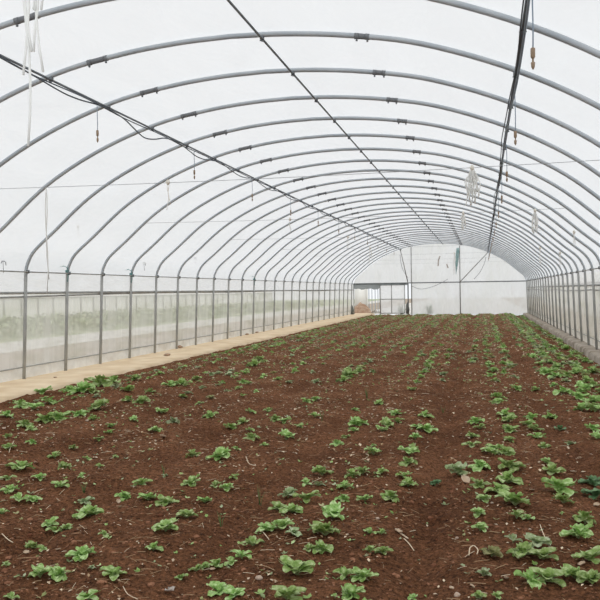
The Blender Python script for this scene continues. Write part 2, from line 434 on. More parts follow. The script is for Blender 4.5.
cable('irrigation_hose', [(p[0] * 1.0 - .030 + .004 * math.sin(i * .7), p[1], p[2] + .012) for i, p in enumerate(pts)], .006, M_cable, 'thin dark line bundled beside the hose on the right purlin', 'hose')

def dropper(x, y, zt, L_, label):
    root = empty('sprinkler_dropper', (x, y, zt))
    b = MB(); b.tube([(0, 0, .02), (.003, 0, -L_ * .5), (0, 0, -L_)], .0045, 6); b.build('tube', M_hose, root)
    b = MB(); b.tube([(0, 0, -L_ + .09), (0, 0, -L_ + .085), (0, 0, -L_ + .03), (0, 0, -L_ + .02)], [.008, .015, .015, .008], 8); b.build('weight', M_brass, root)
    b = MB(); b.tube([(0, 0, -L_ + .02), (0, 0, -L_), (0, 0, -L_ - .005), (0, 0, -L_ - .035), (0, 0, -L_ - .05)], [.006, .006, .014, .011, .003], 8); b.build('nozzle', M_brass, root)
    return tag(root, label, 'sprinkler', 'hanging sprinklers')
def y_on_line(x, z, px=None, py=None):
    lo, hi = 3., 46.
    f = (lambda y: project(Vector((x, y, z)))[0] - px) if px is not None else (lambda y: project(Vector((x, y, z)))[1] - py)
    for _ in range(50):
        m = (lo + hi) / 2
        if f(lo) * f(m) <= 0: hi = m
        else: lo = m
    return (lo + hi) / 2
zR = roof_z(XPR) - G_ - .04; zLp = roof_z(XPL) - G_ - .06
yr0 = y_on_line(XPR, zR - .42, py=62); yr1 = y_on_line(XPR, zR - .42, py=144)
dr = yr1 - yr0
i = 0; y = yr0
while y < YEND - 2:
    dropper(XPR + .022, y, zR, .42, 'small hanging sprinkler on the right purlin, %s from the front' % ordinal(i + 1)); y += dr * .93; i += 1
yl0 = y_on_line(XPL, zLp, px=97); yl1 = y_on_line(XPL, zLp, px=194); dl = yl1 - yl0
i = 0; y = yl0
while y < YEND - 2:
    dropper(XPL, y, zLp, .36, 'small hanging sprinkler on the left purlin, %s from the front' % ordinal(i + 1)); y += dl; i += 1

# ------------------------------------------------------------------ cross wires with hanging twine
ZW = 2.0 * S
def wire_ends(z):
    xs = [x for x, zz in PROF if zz > z]; return min(xs) + .01, max(xs) - .01
wa, wb = wire_ends(ZW)
wires = [-4, 1, 5, 9, 13, 17, 21, 25]
for n, k in enumerate(wires):
    b = MB(); y = arch_y(k) + .03
    b.tube([(wa + (wb - wa) * t / 10, y, ZW - .03 * math.sin(math.pi * t / 10)) for t in range(11)], .0032, 5)
    tag(b.build('cross_wire', M_wire), 'thin wire stretched wall to wall below the roof, %s from the front' % ordinal(n + 1), 'wire', 'cross wires')

def twine(px, py, k, length, width, label, m=M_white, strands=7, zt=None, thick=.0035, knot=True, seed=0):
    rnd = random.Random(int(px * 7 + py)); y = arch_y(k) + .03
    p = hit_y(px, py, y); x = p.x; z = ZW - .02 if zt is None else (p.z if zt == 'px' else zt)
    root = empty('hanging_twine', (x, y, z))
    b = MB()
    for s in range(strands):
        L_ = length * (1 if s == 0 else rnd.uniform(.6, 1)); dx = rnd.uniform(-width, width); a = rnd.uniform(0, 6); pt = []
        for i in range(9):
            t = i / 8; pt.append((dx * min(1, t * 2.2) + .012 * math.sin(a + t * 7) * (t > 0), rnd.uniform(-1, 1) * .004 + .4 * width * math.sin(a) * t, -L_ * t))
        b.tube(pt, thick, 5)
    b.build('strands', m, root)
    if knot:
        b = MB(); b.tube([(0, 0, .03), (0, 0, .015), (0, 0, -.01), (0, 0, -.03)], [.006, .022, .024, .008], 7); b.build('knot', M_cream, root)
    return tag(root, label, 'twine')
twine(472, 163, 1, .40, .075, 'frayed white twine bunch on front wire, right of the centre ridge', strands=20, thick=.0055)
twine(463, 205, 5, .30, .035, 'small white twine bunch directly below the large frayed one', strands=10, thick=.007)
twine(535, 207, 5, .38, .05, 'frayed white twine bunch hanging on the right roof slope', strands=16, thick=.0055)
twine(574, 232, 5, .25, .03, 'short white twine strip by the right shoulder of the arches', strands=4, zt='px')
twine(560, 253, 9, .3, .03, 'white twine shred low on the right arches near the posts', strands=4, zt='px')
twine(540, 248, 9, .4, .03, 'white twine shred left of the low right one', strands=5, zt='px')
twine(168, 180, 1, .32, .012, 'cream string with a brownish knot on front wire, left side', m=M_cream, strands=2)
twine(78, 225, 5, .22, .012, 'short faint string hanging over the left wall near the frame', m=M_white, strands=2)
twine(290, 213, 5, .26, .02, 'thin white string below the left roof purlin, mid tunnel', strands=3)
twine(370, 234, 13, .5, .05, 'white twine bunch deep in tunnel under the left purlin', strands=8)
twine(454, 233, 17, .8, .05, 'white twine bunch high in front of the end wall', strands=8)
twine(348, 232, 9, .3, .03, 'thin white shred left of the deep twine bunch', strands=3)
# long strips close to the camera on the left
def long_strip(px, py_end, k, width, label, strands, thick):
    y = arch_y(k) + .03; p = hit_y(px, py_end, y)
    return twine(px, py_end, k, (ZW - .02) - p.z, width, label, strands=strands, thick=thick, knot=False)
long_strip(29, 146, -4, .006, 'long white plastic strip dangling at the top left corner', 3, .0042)
long_strip(39, 72, -4, .010, 'wider white plastic strips beside the long strip, top left', 6, .0042)
long_strip(48, 293, 1, .004, 'long faint white string reaching the left side rails', 2, .006)
# hooks and teal ties by the eaves
def tie(px, k, label):
    x = post_x(-1, ZE); root = empty('plastic_tie', (x, arch_y(k), ZE))
    b = MB()
    for a in range(3):
        b.tube([(.032 * math.cos(q), .032 * math.sin(q), .03 - .022 * a + .004 * math.sin(q * 2)) for q in [math.pi * 2 * i / 12 for i in range(13)]], .007, 5)
    b.build('loop', M_teal, root)
    b = MB(); b.tube([(.03, -.02, .03), (.02, -.05, .09), (-.03, -.07, .11), (-.09, -.08, .10)], .006, 5); b.tube([(.03, -.03, 0), (.035, -.04, -.08), (.02, -.04, -.16)], .006, 5); b.build('tail', M_teal, root)
    tag(root, label, 'tie')
tie(68, 4, 'teal plastic tie around the second full post from the left edge')
tie(131, 6, 'teal plastic tie around the fourth full post from the left edge')
tie(0, 13, 'teal plastic tie far along the left eave rail')
def hook(px, py, k, label, ln=.16):
    p = hit_y(px, py, arch_y(k) + .4)
    b = MB(); x = XL + .03; q = CAM + ray(px, py) * ((x - CAM.x) / ray(px, py).x)
    b.tube([(0, -.05, -.02), (0, -.02, .012), (0, .03, .015), (0, .07, 0), (0, .075, -.05)], .006, 5); b.tube([(0, .0, .01), (.002, .01, -ln)], .004, 5)
    tag(b.build('wire_hook', M_joint, loc=q), label, 'hook', 'wire hooks on the left side')
hook(144, 263, 7, 'small dark wire hook above the left eave, nearer one')
hook(195, 258, 9, 'small dark wire hook above the left eave, farther one')
hook(3, 262, 3, 'small dark wire hook at the left edge of the photo')

# ------------------------------------------------------------------ far end wall
YE = YEND
def E(px, py, dy=0): return hit_y(px, py, YE + dy)
door_l, door_m = E(354, 300).x, E(380, 300).x
xp1, xp2, xp3 = E(411.5, 280).x, E(460, 280).x, E(408, 280).x
poly = []
inner = profile(4, -.005)
pts = [(x, z) for x, z in inner]
b = MB(); top = [(x, z) for x, z in pts]; vs = []; fs = []
for (x, z) in top: vs += [(x, YE + .01 * noise.noise(Vector((x * 2, z * 2, 0))), z), (x, YE + .03, ZE)]
for i in range(len(top) - 1): fs.append((2 * i, 2 * i + 1, 2 * i + 3, 2 * i + 2))
b.add(vs, fs)
# lower sheets, leaving the doorway open
def quadsheet(b, x0, x1, z0, z1, y, n=14):
    vs = []
    for i in range(n + 1):
        x = x0 + (x1 - x0) * i / n
        for z in (z0, (z0 + z1) / 2, z1): vs.append((x, y + .02 * math.sin(x * 5 + z * 2) , z))
    b.add(vs, [(3 * i + k, 3 * i + k + 1, 3 * i + k + 4, 3 * i + k + 3) for i in range(n) for k in range(2)])
quadsheet(b, xp1, XRF + .09, -.15, ZE, YE + .03)
quadsheet(b, XLF - .09, door_l, -.05, ZE, YE + .03, 4)
tag(b.build('wall_back', M_end), kind='structure')

fr = empty('end_wall_frame', (0, YE, 0))
def member(name, pts, r, m=M_post): 
    q = MB(); q.tube([(p[0], p[1] - YE, p[2]) for p in pts], r, 8); return q.build(name, m, fr)
member('crossbeam', [(XL, YE - .04, ZE - .01), (XR, YE - .04, ZE - .01)], .028, M_joint)
member('upright', [(xp1, YE - .04, -.1), (xp1, YE - .04, roof_z(xp1) - .03)], .028)
member('upright', [(xp2, YE - .04, -.1), (xp2, YE - .04, roof_z(xp2) - .03)], .028)
member('upright', [(xp3, YE - .05, -.1), (xp3, YE - .05, ZE)], .035, M_joint)
a = E(387, 252); member('brace', [(XPL, YE - .9, roof_z(XPL) - .06), (xp3, YE - .07, ZE)], .024)
member('brace', [(XPR, YE - .9, roof_z(XPR) - .06), (xp2, YE - .07, ZE)], .024)
member('upright', [(door_m, YE - .03, -.1), (door_m, YE - .03, ZE)], .02)
member('upright', [(door_l, YE - .03, -.1), (door_l, YE - .03, ZE)], .025)
tag(fr, 'steel frame of crossbeam, uprights and slanting braces on the end wall', 'frame')
# tattered rolled sheet above the doorway
b = MB(); rnd = random.Random(4)
n = 40; vs = []
for i in range(n + 1):
    x = door_l + (xp3 - door_l) * i / n
    vs += [(x, YE - .16, ZE - .02), (x, YE - .175 - .02 * math.sin(i), ZE - (.28 if x < door_m else .10) - .07 * rnd.random() * (1 if x < door_m else .4))]
b.add(vs, [(2 * i, 2 * i + 1, 2 * i + 3, 2 * i + 2) for i in range(n)])
b.tube([(door_l + .05, YE - .16, ZE - .03), (xp3 - .06, YE - .16, ZE - .03)], .03, 6)
tag(b.build('rolled_sheet', film_mat('grey_tatter', .05, (.30, .33, .34), .5)), 'tattered grey sheet rolled up above the doorway at the far end', 'sheet')
# sliding door of white panels
dr_ = empty('door_panel', (0, YE - .1, 0)); x0, x1 = door_m + .03, E(405, 300).x
q = MB(); 
for x in (x0, (x0 + x1) / 2 - .05, x1): q.tube([(x, 0, .03), (x, 0, ZE - .1)], .022, 6)
for z in (.04, .80, ZE - .11): q.tube([(x0, 0, z), (x1, 0, z)], .022, 6)
q.build('door_frame', M_post, dr_)
q = MB(); quadsheet(q, x0, x1, .03, ZE - .1, .03, 8); q.build('panel', M_whitepanel, dr_)
tag(dr_, 'white sheeted sliding door with grey crossbars at the far end', 'door', kind='thing')
# things seen through the doorway
b = MB(); p0, p1 = E(354.5, 286, 4), E(367.5, 310, 4)
b.box((p0.x, YE + 4, 0.02), (p1.x, YE + 4.06, p0.z)); b.tube([(p1.x, YE + 3.98, 0), (p1.x, YE + 3.98, p0.z)], .04, 6)
tag(b.build('white_board', M_nhouse), 'white board standing beyond the open doorway', 'board')
b = MB(); p = E(361, 311, 2.2); vs = []
n = 18
for i in range(n + 1):
    for j in range(n + 1):
        u = i / n * 2 - 1; v = j / n * 2 - 1; r = math.hypot(u, v)
        h = max(0, 1 - r) ** .7 * .62 + .12 * noise.noise(Vector((u * 3, v * 3, 2))) * (r < .9)
        vs.append((p.x + u * .62, YE + 2.2 + v * .6, max(-.03, h)))
b.add(vs, [(i * (n + 1) + j, (i + 1) * (n + 1) + j, (i + 1) * (n + 1) + j + 1, i * (n + 1) + j + 1) for i in range(n) for j in range(n)])
tag(b.build('straw_heap', M_heap), 'brown heap of dry plants just outside the doorway', 'heap')
for i, px in enumerate((369, 372, 375.2, 378)):
    p = E(px, 300, 3 + i * .8); b = MB(); b.tube([(p.x, YE + 3 + i * .8, -.1), (p.x, YE + 3 + i * .8, 1.75)], .026, 8)
    tag(b.build('outside_post', M_steel), 'bare grey post beyond the doorway, %s from the left' % ordinal(i + 1), 'post', 'posts beyond the doorway')
b = MB()
for i in range(9):
    a = random.uniform(-.3, .3); p = E(372 + i * .8, 309, .7)
    b.tube([(p.x, YE + .8 + a, .02), (p.x + a * .4, YE + .8 + a, .12 + .1 * random.random()), (p.x + a, YE + .9, .05)], .02, 5)
tag(b.build('scrap_pile', M_scrap), 'low pile of grey scraps on the doorway threshold', 'scraps')
b = MB(); p = E(407.3, 300, -.2)
b.tube([(p.x, YE - .2, 0), (p.x + .02, YE - .2, .25), (p.x - .01, YE - .2, .5), (p.x, YE - .2, .62)], [.08, .10, .06, .015], 8)
tag(b.build('dark_bag', M_dark), 'narrow dark bag standing at the foot of the door upright', 'bag')
b = MB(); p = E(352.5, 308, -.5)
b.tube([(p.x, YE - .6, 0), (p.x + .02, YE - .6, .25), (p.x, YE - .6, .5)], [.07, .06, .02], 8)
tag(b.build('dark_bag', M_dark), 'small dark sack in the far left corner by the doorway', 'bag')
# teal cloth hanging on the second upright
b = MB(); c0 = E(457.5, 248, -.12); vs = []
for i in range(13):
    t = i / 12; xx = c0.x + .02 + (-.12 * t); z = c0.z - t * 1.42; w = .07 + .03 * math.sin(t * 4) - .05 * t
    vs += [(xx - w, YE - .12 + .02 * math.sin(i), z), (xx, YE - .16, z), (xx + w, YE - .12 - .02 * math.sin(i * 2), z)]
b.add(vs, [(3 * i + k, 3 * i + k + 1, 3 * i + k + 4, 3 * i + k + 3) for i in range(12) for k in range(2)])
o = b.build('teal_cloth', M_tealcloth); o.modifiers.new('thick', 'SOLIDIFY').thickness = .01
tag(o, 'faded teal cloth strip hanging beside the right upright of end wall', 'cloth')
def wirecurve(name, pxs, dy, r, m, label, cat='cable'):
    b = MB(); b.tube(cat_spline([E(x, y, dy) for x, y in pxs], 5), r, 5); return tag(b.build(name, m), label, cat)
wirecurve('slack_cable', [(411.5, 286), (420, 289), (430, 287.5), (440, 283.5), (448, 279)], -.1, .012, M_joint, 'slack cable sagging between the two uprights of the end wall')
wirecurve('slack_cable', [(486, 257), (484, 264), (480, 272), (474, 279)], -.1, .012, M_clamp, 'slack cable hanging off the right purlin at the end wall')
wirecurve('slack_cable', [(400, 255), (401, 263), (403, 270), (408, 278)], -.1, .012, M_clamp, 'slack cable hanging beside the left brace at the end wall')
wirecurve('hanging_rag', [(440, 256), (438.5, 260), (438, 266)], -.1, .035, M_scrap, 'small grey rag high on the end wall, left of two', 'rag')
wirecurve('hanging_rag', [(446.5, 264), (448, 268)], -.1, .035, M_scrap, 'tiny grey rag lower on the end wall, right of two', 'rag')
wirecurve('white_clip', [(504.5, 262), (507, 261), (509, 263)], -.1, .03, M_white, 'small white clip high on the right of the end wall', 'clip')
# faint weeds behind the end film
rnd = random.Random(9)
for (px, lab) in ((430, 'blurred green weed growing behind the end wall film'), (402, 'low green weed tuft outside at the sliding door')):
    b = MB(); p = E(px, 311, .25)
    for i in range(14):
        a = rnd.uniform(-.22, .22); h = rnd.uniform(.2, .55)
        b.tube([(p.x + a * .4, YE + .3, -.02), (p.x + a * .8, YE + .25, h * .6), (p.x + a * 1.2, YE + .3, h)], [.02, .03, .006], 4)
    tag(b.build('weed', M_weed), lab, 'weed')

# ------------------------------------------------------------------ neighbouring tunnels outside
def neighbour(xw, side, y0, y1, label, h, rise, step=1.6):
    root = empty('neighbouring_greenhouse', (xw, 0, 0)); b = MB()
    prof = [(0, -.02), (0, h)] + [(side * 8 * (1 - math.cos(math.radians(a))) / 2, h + rise * math.sin(math.radians(a))) for a in range(15, 181, 15)] + [(side * 8, -.02)]
    vs = [(x, y, z) for y in (y0, y1) for x, z in prof]; n = len(prof)
    b.add(vs, [(i, i + 1, n + i + 1, n + i) for i in range(n - 1)]); b.build('film', M_nhouse, root)
    p0 = None; y = y0
    while y < y1:
        if p0 is None:
            q = MB(); q.tube([(-side * .04, 0, -.05), (-side * .04, 0, h), (side * .35, 0, h + .3 * rise)], .04, 6); p0 = q.build('post', M_post, root); c = p0
        else: c = dup(p0, root)
        c.location = (0, y, 0); y += step
    q = MB(); q.tube([(-side * .06, y0, h), (-side * .06, y1, h)], .03, 6); q.build('rail', M_post, root)
    tag(root, label, 'greenhouse')
neighbour(-23.5, -1, 14, 90, 'blurred neighbouring tunnel greenhouse seen through the left side sheet', 1.15, .45)
neighbour(4.9, 1, 4, 70, 'pale neighbouring tunnel greenhouse close behind the right side sheet', 1.5, .8, 8)
# low green crops outside on the left
def foliage_bushes():
    b = MB(); rnd = random.Random(3)
    for i in range(3500):
        x = rnd.uniform(-20.5, -13.6); y = rnd.uniform(12, 70); h = rnd.uniform(.15, .5)
        for k in range(3):
            a = rnd.uniform(0, 6.28); r = rnd.uniform(.1, .35)
            c = Vector((x + r * math.cos(a), y + r * math.sin(a), h * rnd.uniform(.5, 1)))
            w = Vector((math.cos(a), math.sin(a), .2)) * .11; u = Vector((-math.sin(a), math.cos(a), 0)) * .08
            b.add([c - w - Vector((0, 0, .08)), c + u, c + w, c - u], [(0, 1, 2, 3)])
    tag(b.build('outdoor_crops', M_grass), 'blurred green growth outside the left side sheet', 'plants', kind='stuff')
foliage_bushes()

# ------------------------------------------------------------------ crop plants
def leaf(b, base, az, elev, L_, w, rnd, curl=.5, sb=None):
    d = Vector((math.cos(az), math.sin(az), 0)); s = Vector((-math.sin(az), math.cos(az), 0)); z = Vector((0, 0, 1))
    nu, nv = 9, 4; vs = []; ph = rnd.uniform(0, 6); pet = .22
    pos = Vector(base); e = elev; step = L_ / nu
    for i in range(nu + 1):
        t = i / nu
        tt = max(0, (t - .16) / .84)
        wid = w * (math.sin(math.pi * min(1, tt * .90 + .03)) ** .55) if tt > .02 else .05 * w
        if i == nu: wid *= .75
        nrm = (z * math.cos(e) - d * math.sin(e))
        for j in range(-nv // 2, nv // 2 + 1):
            v = j / (nv / 2)
            cup = .22 * w * v * v * (1 - .3 * t); rip = .07 * w * math.sin(ph + t * 8 + v * 3) * abs(v) + .018 * w * rnd.uniform(-1, 1)
            vs.append(pos + s * (wid * .5 * v) + nrm * (cup + rip))
        pos = pos + (d * math.cos(e) + z * math.sin(e)) * step
        e -= curl * 2.0 / nu * (.4 + t)
    n = nv + 1
    b.add(vs, [(i * n + j, i * n + j + 1, (i + 1) * n + j + 1, (i + 1) * n + j) for i in range(nu) for j in range(nv)])
    if sb: sb.tube([Vector(base) * .3 + Vector((0, 0, -.03)), vs[n + 2] - Vector((0, 0, .006)), vs[3 * n + 2] - Vector((0, 0, .012))], [.02, .014, .006], 5)
def plant_mesh(seed, nl, rough=1.0, clump=False):
    rnd = random.Random(seed); fb, sb = MB(), MB()
    n_out = nl
    a0 = rnd.uniform(0, 6.28)
    for i in range(n_out):
        az = a0 + 6.283 * i / n_out + rnd.uniform(-.35, .35)
        L_ = rnd.uniform(.32, .56); leaf(fb, (.02 * math.cos(az), .02 * math.sin(az), .03), az, rnd.uniform(.25, .95), L_, L_ * rnd.uniform(.66, .86), rnd, rnd.uniform(.45, 1.0), sb)
    for i in range(max(3, int(nl * .6))):
        az = rnd.uniform(0, 6.28); L_ = rnd.uniform(.24, .38)
        leaf(fb, (.01, 0, .05), az, rnd.uniform(1.0, 1.4), L_, L_ * rnd.uniform(.7, .9), rnd, rnd.uniform(.4, .9), None)
    sb.tube([(0, 0, -.10), (0, 0, .0), (0, 0, .06)], [.03, .028, .02], 6)
    return fb, sb
PROTO = []
for s in range(16):
    fb, sb = plant_mesh(100 + s, [5, 7, 8, 10, 6, 8, 9, 4][s % 8])
    PROTO.append((fb, sb))
MESHES = {}
def plant_me(idx, tone, which):
    key = (idx, tone, which)
    if key not in MESHES:
        b = PROTO[idx][0 if which == 'f' else 1]; me = bpy.data.meshes.new('foliage' if which == 'f' else 'stem'); me.from_pydata(b.v, [], b.f)
        me.materials.append(LEAF[tone] if which == 'f' else M_stem); me.polygons.foreach_set('use_smooth', [True] * len(b.f)); me.update()
        MESHES[key] = me
    return MESHES[key]

F, D, Yl, K = 'fresh green', 'dull grey-green', 'yellowing', 'dark green'
near = []
def add_list(ox, oy, lst, sc=3.):
    for t in lst:
        x, y, w = t[:3]; near.append((ox + x / sc, oy + y / sc, w / sc, t[3] if len(t) > 3 else F))
add_list(0, 450, [(165,15,45),(60,48,70),(190,50,45),(262,25,30),(345,20,25),(24,83,50),(120,82,50),(245,77,35),(30,119,55),(180,105,55),(297,48,30),(425,98,55),(575,95,60),(495,78,25,D),
 (578,12,55),(57,147,60),(100,150,55),(372,138,60),(445,142,55),(497,155,60),(8,187,40),(255,153,50,D),(265,187,85),(560,193,60),(150,222,55),(165,240,60),(200,232,50),(315,252,45),(497,230,80),
 (100,290,55),(128,296,35),(460,292,55),(245,313,90),(18,342,35),(275,352,32,D),(120,368,85),(175,372,85),(345,367,85),(540,382,45),(590,357,50),(265,437,75),(35,443,50)])
add_list(200, 450, [(60,15,75),(520,5,60),(105,80,40),(45,105,50),(80,112,55),(15,152,45),(365,65,65),(320,98,50),(355,103,40,D),(455,72,60),(488,62,55),(540,65,50),(435,108,55),(265,130,60,D),(318,143,75),(430,145,55),(495,146,45),(570,138,75),
 (235,172,60),(275,178,65),(398,190,90),(200,235,60),(245,225,75),(280,245,65,D),(375,242,100),(160,278,65),(325,296,55),(370,294,70),(508,246,45),(543,248,40),(510,300,50),(548,303,52),
 (10,350,45),(50,342,60),(95,335,50),(125,315,60),(290,357,112),(435,370,70),(490,378,75),(55,420,80),(105,432,70),(260,433,100),(455,430,80),(405,440,30)])
add_list(400, 450, [(27,5,60),(25,35,60),(10,75,45),(25,100,60),(270,3,55),(315,5,60),(240,45,65),(330,45,80),(325,85,90),(455,60,75),(440,35,40),(175,62,80,D),(240,103,60),(295,118,70),(250,145,50),(345,150,100),
 (480,112,105),(490,150,65),(575,95,70,K),(588,132,80,K),(235,187,55),(350,195,60),(385,202,50),(485,190,20),(555,203,90),(240,232,50),(535,248,95),(275,307,65,Yl),(370,305,90),(430,315,80),(340,268,50,D),(410,275,75,D),(570,320,90),
 (250,370,55,D),(390,385,100),(440,380,100),(525,372,85),(575,385,90),(240,438,50),(290,438,45),(38,443,40),(105,100,40,K)])
add_list(0, 300, [(140,358,65),(180,350,65),(100,320,60),(65,312,55),(20,343,50),(75,370,50),(95,385,45),(130,275,50),(150,303,50),(250,265,70),(300,245,80),(340,240,60),(275,272,45),(210,270,55),(240,340,50),(295,318,70),(385,298,45),(425,302,50),
 (510,252,45),(545,248,50),(485,333,40),(550,290,30),(520,362,45,D),(400,358,35),(335,378,35),(328,395,32),(465,388,40),(20,408,40),(95,425,38),(220,440,32),(295,416,30),(450,273,32),(385,268,45),(280,355,40),(25,440,45),(590,235,35),(140,300,..., ) if False else (405,235,45)])
add_list(200, 300, [(165,190,50),(180,178,40),(30,345,45),(95,382,50),(130,365,40),(150,332,35),(225,355,45),(252,362,40),(155,410,50),(150,388,30),(260,407,60),(195,435,30),(320,303,35),(348,296,35),(345,346,35),(300,378,28),(470,368,60),(462,388,45),
 (560,372,55),(545,388,40),(435,410,35),(412,428,40),(518,437,30),(445,222,50),(475,213,40),(430,238,45),(130,245,35),(535,308,35),(465,328,28),(110,445,32),(586,338,40),(592,362,40),(205,330,30),(270,245,28,D),(350,243,30,D)])
add_list(400, 300, [(75,345,50),(80,385,60),(45,410,45),(50,378,40),(35,445,45),(230,362,50),(240,380,45),(215,405,50),(215,432,50),(295,290,50),(290,305,40),(315,340,55),(325,358,50),(330,388,50),(330,418,45),(285,445,60),(395,350,50),(385,370,45),(405,385,50),(412,408,45),
 (430,438,45),(450,348,45),(480,385,45,K),(508,430,40,D),(350,265,38),(405,268,38),(550,262,60),(580,255,50),(580,300,60),(545,322,60),(585,325,60),(540,290,50),(580,385,50),(590,410,45),(490,272,55),(440,215,50),(465,225,45),(500,225,45),(530,215,50),(580,212,50),(560,240,50),
 (270,195,30),(280,210,32),(272,225,30),(285,240,30),(105,155,22),(100,168,24),(92,185,26),(85,200,28),(75,215,30),(62,230,32),(50,245,30),(35,268,30),(148,150,22),(140,165,22),(255,120,20),(262,135,22),(258,150,22),(225,140,24),(310,140,24),(312,155,26),
 (130,222,30,D),(128,240,28,D),(345,230,26,D),(340,195,22,D),(400,170,35),(430,165,32),(450,185,36),(500,175,40),(525,190,40),(420,190,35),(470,200,40)])
plants = []
for x, y, w, tone in near:
    g = hit_ground(x, y + .16 * w, lambda a, c: soil_z(a, c, False)); zc = project(g)[2]
    plants.append([g, w * zc / F_PX * 1.12, tone])
# farther rows, sown by row with gaps
rnd = random.Random(21)
def free(p, d):
    return all((p.x - q[0].x) ** 2 + (p.y - q[0].y) ** 2 > d * d for q in plants)
far = []
rows = []
for k in range(-5, 3):
    for o_, dn in ((.22, .55), (.5, .7), (.78, .55)):
        rows.append(((FUR0 + (k + o_) * FURP), dn))
for rx, dn in rows:
    y = 9.0
    while y < YEND - .8:
        y += rnd.uniform(.17, .30) * (1 + .3 * (y > 25))
        x = rx - .012 * (min(y, 14) - 4) + rnd.gauss(0, .055)
        if not (BX0 + .08 < x < BX1 - .06): continue
        dens = dn * (.55 + .9 * noise.noise(Vector((x * .8, y * .22, 4))))
        if x > .85 * S and y > 13: dens += .75          # the lush strip near the right kerb
        if x < -3.9 * S: dens += .35                    # and along the footpath
        if abs(x + .02 - (.30 * S)) < .12: dens += .3
        if y > 30: dens += .1
        if rnd.random() < dens:
            big = 1.35 if (x > .85 * S) else 1.
            w = rnd.uniform(.09, .17) * big
            p = Vector((x, y, soil_z(x, y, False)))
            sx, sy, sz = project(p)
            if not (-10 < sx < 610): continue
            far.append([p, w, rnd.choice((F, F, F, D, D, Yl))])
far = [q for q in far if free(q[0], .15 if q[0].y > 13 else .22) and not (q[0].y < 13 and -2.9 < q[0].x < .9)]
far.sort(key=lambda q: q[0].y)
plants = [p for p in plants if BX0 + .02 < p[0].x < BX1 - .02]
# drop near-duplicates in the hand list
uniq = []
for p in plants:
    if all((p[0] - q[0]).length > .035 for q in uniq): uniq.append(p)
plants = uniq
room_left = max(0, 300 - len(plants))
solo = plants + far[:room_left]; crowd = far[room_left:]
print('plants', len(plants), 'far', len(far), 'solo', len(solo))

# rows for the labels: counted away from the bare furrow
def row_of(p):
    u = (row_x(p.x, p.y) - FUR0) / (FURP / 3)
    return int(math.floor(u))
byrow = {}
for q in solo: byrow.setdefault(row_of(q[0]), []).append(q)
for r, lst in byrow.items():
    lst.sort(key=lambda q: q[0].y)
    side = 'right' if r >= 0 else 'left'; nr = r + 1 if r >= 0 else -r
    for i, (g, w, tone) in enumerate(lst):
        sx, sy, sz = project(g)
        size = 'large' if w > .19 else 'small' if w < .115 else 'mid-sized'
        front = 'nearest the camera' if i == 0 else ordinal(i + 1) + ' from the front'
        lab = '%s %s leafy plant, %s in %s row %s of bare furrow' % (size, tone, front, ordinal(nr), side)
        rr = random.Random(int(sx * 13 + sy * 7)); idx = rr.randrange(16)
        if w > .17: idx = rr.choice((3, 6, 11, 14, 2))
        if w < .10: idx = rr.choice((0, 7, 8, 15))
        hs = rr.uniform(.85, 1.15)
        if sy > 400:
            root = empty('seedling_plant', (g.x, g.y, g.z + .002))
            f_ = bpy.data.objects.new('foliage', plant_me(idx, tone, 'f')); COL.objects.link(f_); f_.parent = root
            s_ = bpy.data.objects.new('stem', plant_me(idx, tone, 's')); COL.objects.link(s_); s_.parent = root
        else:
            root = bpy.data.objects.new('seedling_plant', plant_me(idx, tone, 'f')); COL.objects.link(root)
            root.location = (g.x, g.y, g.z + .002)
        root.rotation_euler = (rr.uniform(-.1, .1), rr.uniform(-.1, .1), rr.uniform(0, 6.28)); root.scale = (w * hs, w / hs * .95, w)
        tag(root, lab, 'leafy plant', 'young leafy plants in rows')
# the rest of the crop toward the end wall: one mesh
b = MB(); cb = []
for g, w, tone in crowd:
    r = rnd.uniform(0, 6.28); c, s = math.cos(r), math.sin(r); fb = PROTO[rnd.randrange(16)][0]
    mi = 0 if tone == F else 1 if tone == D else 2
    b.add([(g.x + w * (c * x - s * y), g.y + w * (s * x + c * y), g.z + w * z) for x, y, z in fb.v], fb.f, mi)
if b.v: tag(b.build('distant_crop', [LEAF[F], LEAF[D], LEAF[Yl]]), 'far rows of small green leafy plants toward the end wall', 'plants', kind='stuff')

# ------------------------------------------------------------------ litter on the soil
def leafbit(b, p, s, rnd, mi=0):
    a = rnd.uniform(0, 6.28); t = rnd.uniform(-.5, .5); d = Vector((math.cos(a), math.sin(a), t)).normalized(); u = d.cross(Vector((0, 0, 1))).normalized(); z = Vector((0, 0, 1))
    pts = [p - d * s * .5, p - d * s * .1 + u * s * .35 + z * s * .12, p + d * s * .5 + z * s * .1, p - d * s * .05 - u * s * .3 + z * s * .15, p + z * s * .02]
    b.add(pts, [(0, 4, 1), (1, 4, 2), (2, 4, 3), (3, 4, 0)], mi)
b = MB(); rnd = random.Random(77)
cnt = 0
while cnt < 21000:
    y = 2.6 + (YEND - 3.2) * rnd.random() ** 1.45; x = rnd.uniform(BX0 + .03, BX1 - .05)
    p = Vector((x, y, soil_z(x, y) + .004)); sx, sy, sz = project(p)
    if not (-25 < sx < 625 and sy < 640): continue
    u = (row_x(x, y) - FUR0) / FURP; dd = abs(u - round(u)) * 2
    if dd < .25 and rnd.random() < .6: continue
    cnt += 1; k = rnd.random(); sc = 1.15 + .05 * y
    if k < .50:
        a = rnd.uniform(0, 6.28); L_ = rnd.uniform(.006, .034) * sc; d = Vector((math.cos(a), math.sin(a), rnd.uniform(-.1, .35)))
        b.tube([p - d * L_, p + Vector((0, 0, .002)), p + d * L_], rnd.uniform(.0006, .0013) * sc, 3, 0 if rnd.random() < .85 else 1, cap=False)
    else: leafbit(b, p + Vector((0, 0, .003)), rnd.uniform(.006, .018) * sc * (1.6 if y > 6 else 1.1), rnd, 2 if k < .75 else 0 if k < .88 else 1)
